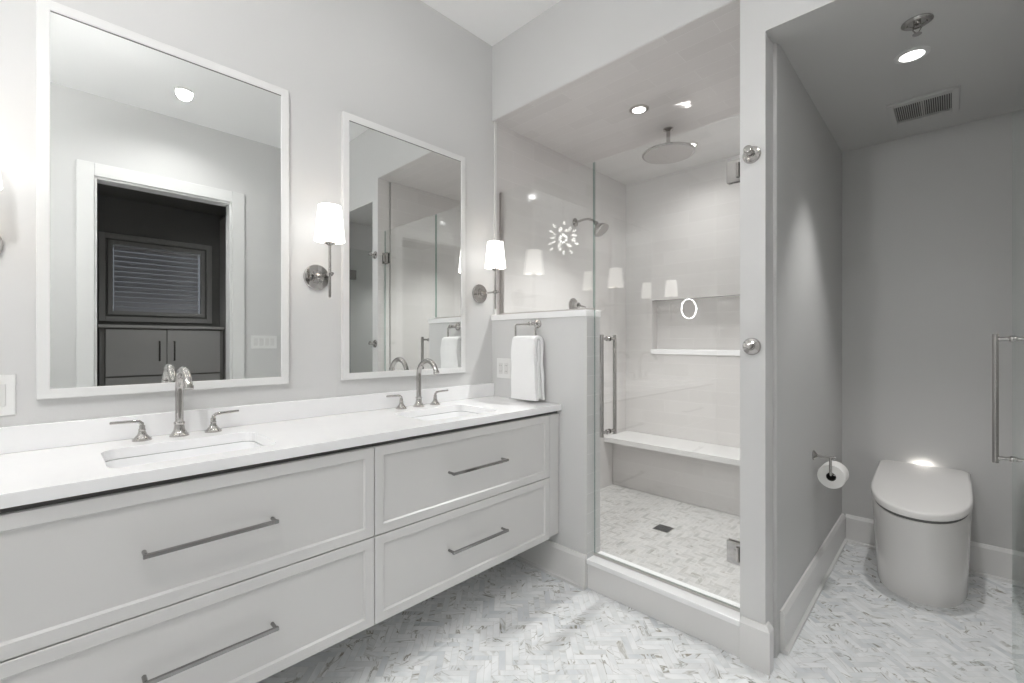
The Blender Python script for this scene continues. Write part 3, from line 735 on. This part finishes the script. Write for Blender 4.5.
m = MB(); m.loft([[rc + Vector((r * math.cos(2 * PI * k / n), d, r * math.sin(2 * PI * k / n))) for k in range(n)] for r, d in ((0.0205, 0.0005), (0.0205, 0.1045), (0.0185, 0.1045), (0.0185, 0.0005), (0.0205, 0.0005))], cap0=False, cap1=False)
m.build('core', M['card'], pr, smooth=60)

ev = thing('exhaust_vent', (1.925, 3.09, ZW), 'square exhaust vent with dark slots in the alcove ceiling', 'vent')
m = MB()
vx0, vx1, vyy0, vyy1 = 1.785, 2.050, 2.945, 3.24
gx0, gx1, gy0, gy1 = 1.812, 2.022, 2.985, 3.205
zt, zb = ZW - 0.0005, ZW - 0.014
for q in ((vx0, gx0, vyy0, vyy1), (gx1, vx1, vyy0, vyy1), (gx0, gx1, vyy0, gy0), (gx0, gx1, gy1, vyy1)): m.box(*q, zb, zt)
m.build('frame', M['wcceil_dim'], ev, bevel=0.002)
m = MB(); m.box(gx0, gx1, gy0, gy1, zt - 0.002, zt); m.build('duct_plate', M['dark'], ev)
m = MB()
ns = 26
for i in range(ns):
    x = gx0 + (gx1 - gx0) * (i + 0.5) / ns
    wd = 0.0013 if i not in (12, 13) else 0.0026
    m.box(x - wd, x + wd, gy0, gy1, zb + 0.001, zt - 0.003)
m.build('slats', M['wcceil_dim'], ev)
sp = thing('fire_sprinkler', (1.929, 2.257, ZW), 'small pendent fire sprinkler in the alcove ceiling', 'sprinkler')
m = MB(); m.lathe((1.929, 2.257, ZW - 0.0005), (0, 0, -1), [(0.046, 0), (0.046, 0.003), (0.036, 0.009), (0.030, 0.009), (0.026, 0.004), (0.008, 0.004)], 28); m.build('escutcheon', M['nickel'], sp, smooth=40)
m = MB(); m.lathe((1.929, 2.257, ZW - 0.004), (0, 0, -1), [(0.011, 0), (0.011, 0.012), (0.007, 0.014)], 14)
for s in (-1, 1): m.tube([(1.929 + s * 0.009, 2.257, ZW - 0.014), (1.929 + s * 0.012, 2.257, ZW - 0.028), (1.929 + s * 0.003, 2.257, ZW - 0.044)], 0.0022, 8)
m.build('frame_arms', M['nickel'], sp, smooth=40)
m = MB(); m.lathe((1.929, 2.257, ZW - 0.043), (0, 0, -1), [(0.003, 0), (0.014, 0.003), (0.014, 0.0045), (0.003, 0.006)], 16); m.build('deflector', M['nickel'], sp, smooth=40)

# glass door of the alcove, swung inwards
ad = thing('alcove_door', (2.197, 2.35, 0.01), 'clear glass alcove door standing open beside the toilet', 'door')
AX = 2.197
m = pane(MB(), AX - 0.005, AX + 0.005, 2.03, 2.65, 0.012, 2.155, 'x'); m.build('pane', [M['glass'], M['edge']], ad)
bar_pull(AX, 2.60, 0.785, 1.268, (1, 0, 0), ad, off=0.052)
for z in (0.35, 1.9):
    m = MB()
    for s in (-1, 1): m.box(min(AX + s * 0.0055, AX + s * 0.014), max(AX + s * 0.0055, AX + s * 0.014), 2.024, 2.088, z - 0.045, z + 0.045)
    m.box(AX - 0.016, AX + 0.0395, 2.0, 2.026, z - 0.045, z + 0.045)
    m.build('hinge', M['nickel'], ad, bevel=0.0015)

# ------------------------------------------------------------------ recessed lamps
def can(x, y, z, r, power, label, group, size=0.04, angle=150, blend=0.6, colr=(1.0, 0.995, 0.985), rim='trim'):
    t = thing('recessed_light', (x, y, z), label, 'light', group)
    m = MB(); m.lathe((x, y, z - 0.0005), (0, 0, -1), [(r, 0), (r, 0.003), (r - 0.006, 0.006), (r - 0.016, 0.006), (r - 0.020, 0.002)], 32); m.build('rim', M[rim], t, smooth=35)
    m = MB(); m.lathe((x, y, z - 0.0030), (0, 0, -1), [(r - 0.017, 0), (r - 0.018, 0.0015), (0.001, 0.0015)], 32); m.build('lens', M['can'], t, smooth=35)
    d = bpy.data.lights.new('can_lamp', 'SPOT'); d.energy = power; d.spot_size = math.radians(angle); d.spot_blend = blend; d.shadow_soft_size = size; d.color = colr
    l = bpy.data.objects.new('can_lamp', d); col.objects.link(l); l.parent = t; l.location = (0, 0, -0.02)
    return t
can(0.716, 2.398, ZH, 0.055, P_SHOWER, 'recessed ceiling light at the front of the shower', 'shower ceiling lights', size=0.022, angle=94, blend=0.7, rim='brushed')
can(0.73, 3.082, ZH, 0.055, P_SHOWER * 0.16, 'recessed ceiling light behind the rain shower head', 'shower ceiling lights', size=0.03, angle=160, blend=1.0, rim='brushed')
can(1.903, 2.502, ZW, 0.058, P_WC, 'recessed ceiling light above the toilet alcove', 'alcove ceiling light', size=0.04, angle=76, blend=0.7)
can(1.987, 0.673, H, 0.05, P_CAN, 'recessed ceiling light over the room, seen in the nearer mirror', 'room ceiling lights', size=0.05)
can(0.55, 1.25, H, 0.05, P_VAN, 'recessed ceiling light above the farther sink', 'room ceiling lights', size=0.05)
can(0.55, 0.33, H, 0.05, P_VAN, 'recessed ceiling light above the nearer sink', 'room ceiling lights', size=0.05)
can(3.05, 0.85, ch, 0.05, P_CLOSET_FILL, 'added unseen fill light in the dressing closet ceiling', 'added closet fill light', size=0.05, angle=110, blend=0.8)  # invented can, added to lift the dark closet in the mirror
can(1.20, -1.15, H, 0.05, P_CAN * 1.6, 'added unseen ceiling light over the rear of the room', 'room ceiling lights', size=0.05)  # unseen can added to light the half wall, header and wall end

# starburst chandelier behind the viewer, caught in the shower glass
cc = Vector((1.29, -0.30, 2.46))
ch_ = thing('starburst_chandelier', cc, 'starburst crystal chandelier, seen reflected in the shower glass', 'chandelier')
m = MB(); m.tube([cc, (cc.x, cc.y, H - 0.01)], 0.006, 10); m.lathe((cc.x, cc.y, H - 0.0005), (0, 0, -1), [(0.06, 0), (0.06, 0.012), (0.02, 0.03)], 24); m.build('stem', M['nickel'], ch_, smooth=40)
m = MB(); m.sphere(cc, 0.028, 3); m.build('hub', M['nickel'], ch_, smooth=60)
for i in range(36):
    zf = 1 - 2 * (i + 0.5) / 36; a = i * 2.39996
    d = Vector((math.sqrt(1 - zf * zf) * math.cos(a), math.sqrt(1 - zf * zf) * math.sin(a), zf))
    ln = 0.155 if i % 2 else 0.10
    m = MB(); m.tube([cc + d * 0.03, cc + d * ln], 0.003, 6); sp_ = m.build('spoke', M['nickel'], ch_, smooth=40)
    m = MB(); m.lathe(cc + d * ln, d, [(0.003, 0), (0.013, 0.018), (0.010, 0.04), (0.002, 0.055)], 6); m.build('crystal', M['crystal'], sp_)

cl_d = bpy.data.lights.new('chandelier_lamp', 'POINT'); cl_d.energy = P_CHAND; cl_d.shadow_soft_size = 0.05; cl_d.color = (1.0, 0.995, 0.985)
cl_o = bpy.data.objects.new('chandelier_lamp', cl_d); col.objects.link(cl_o); cl_o.parent = ch_
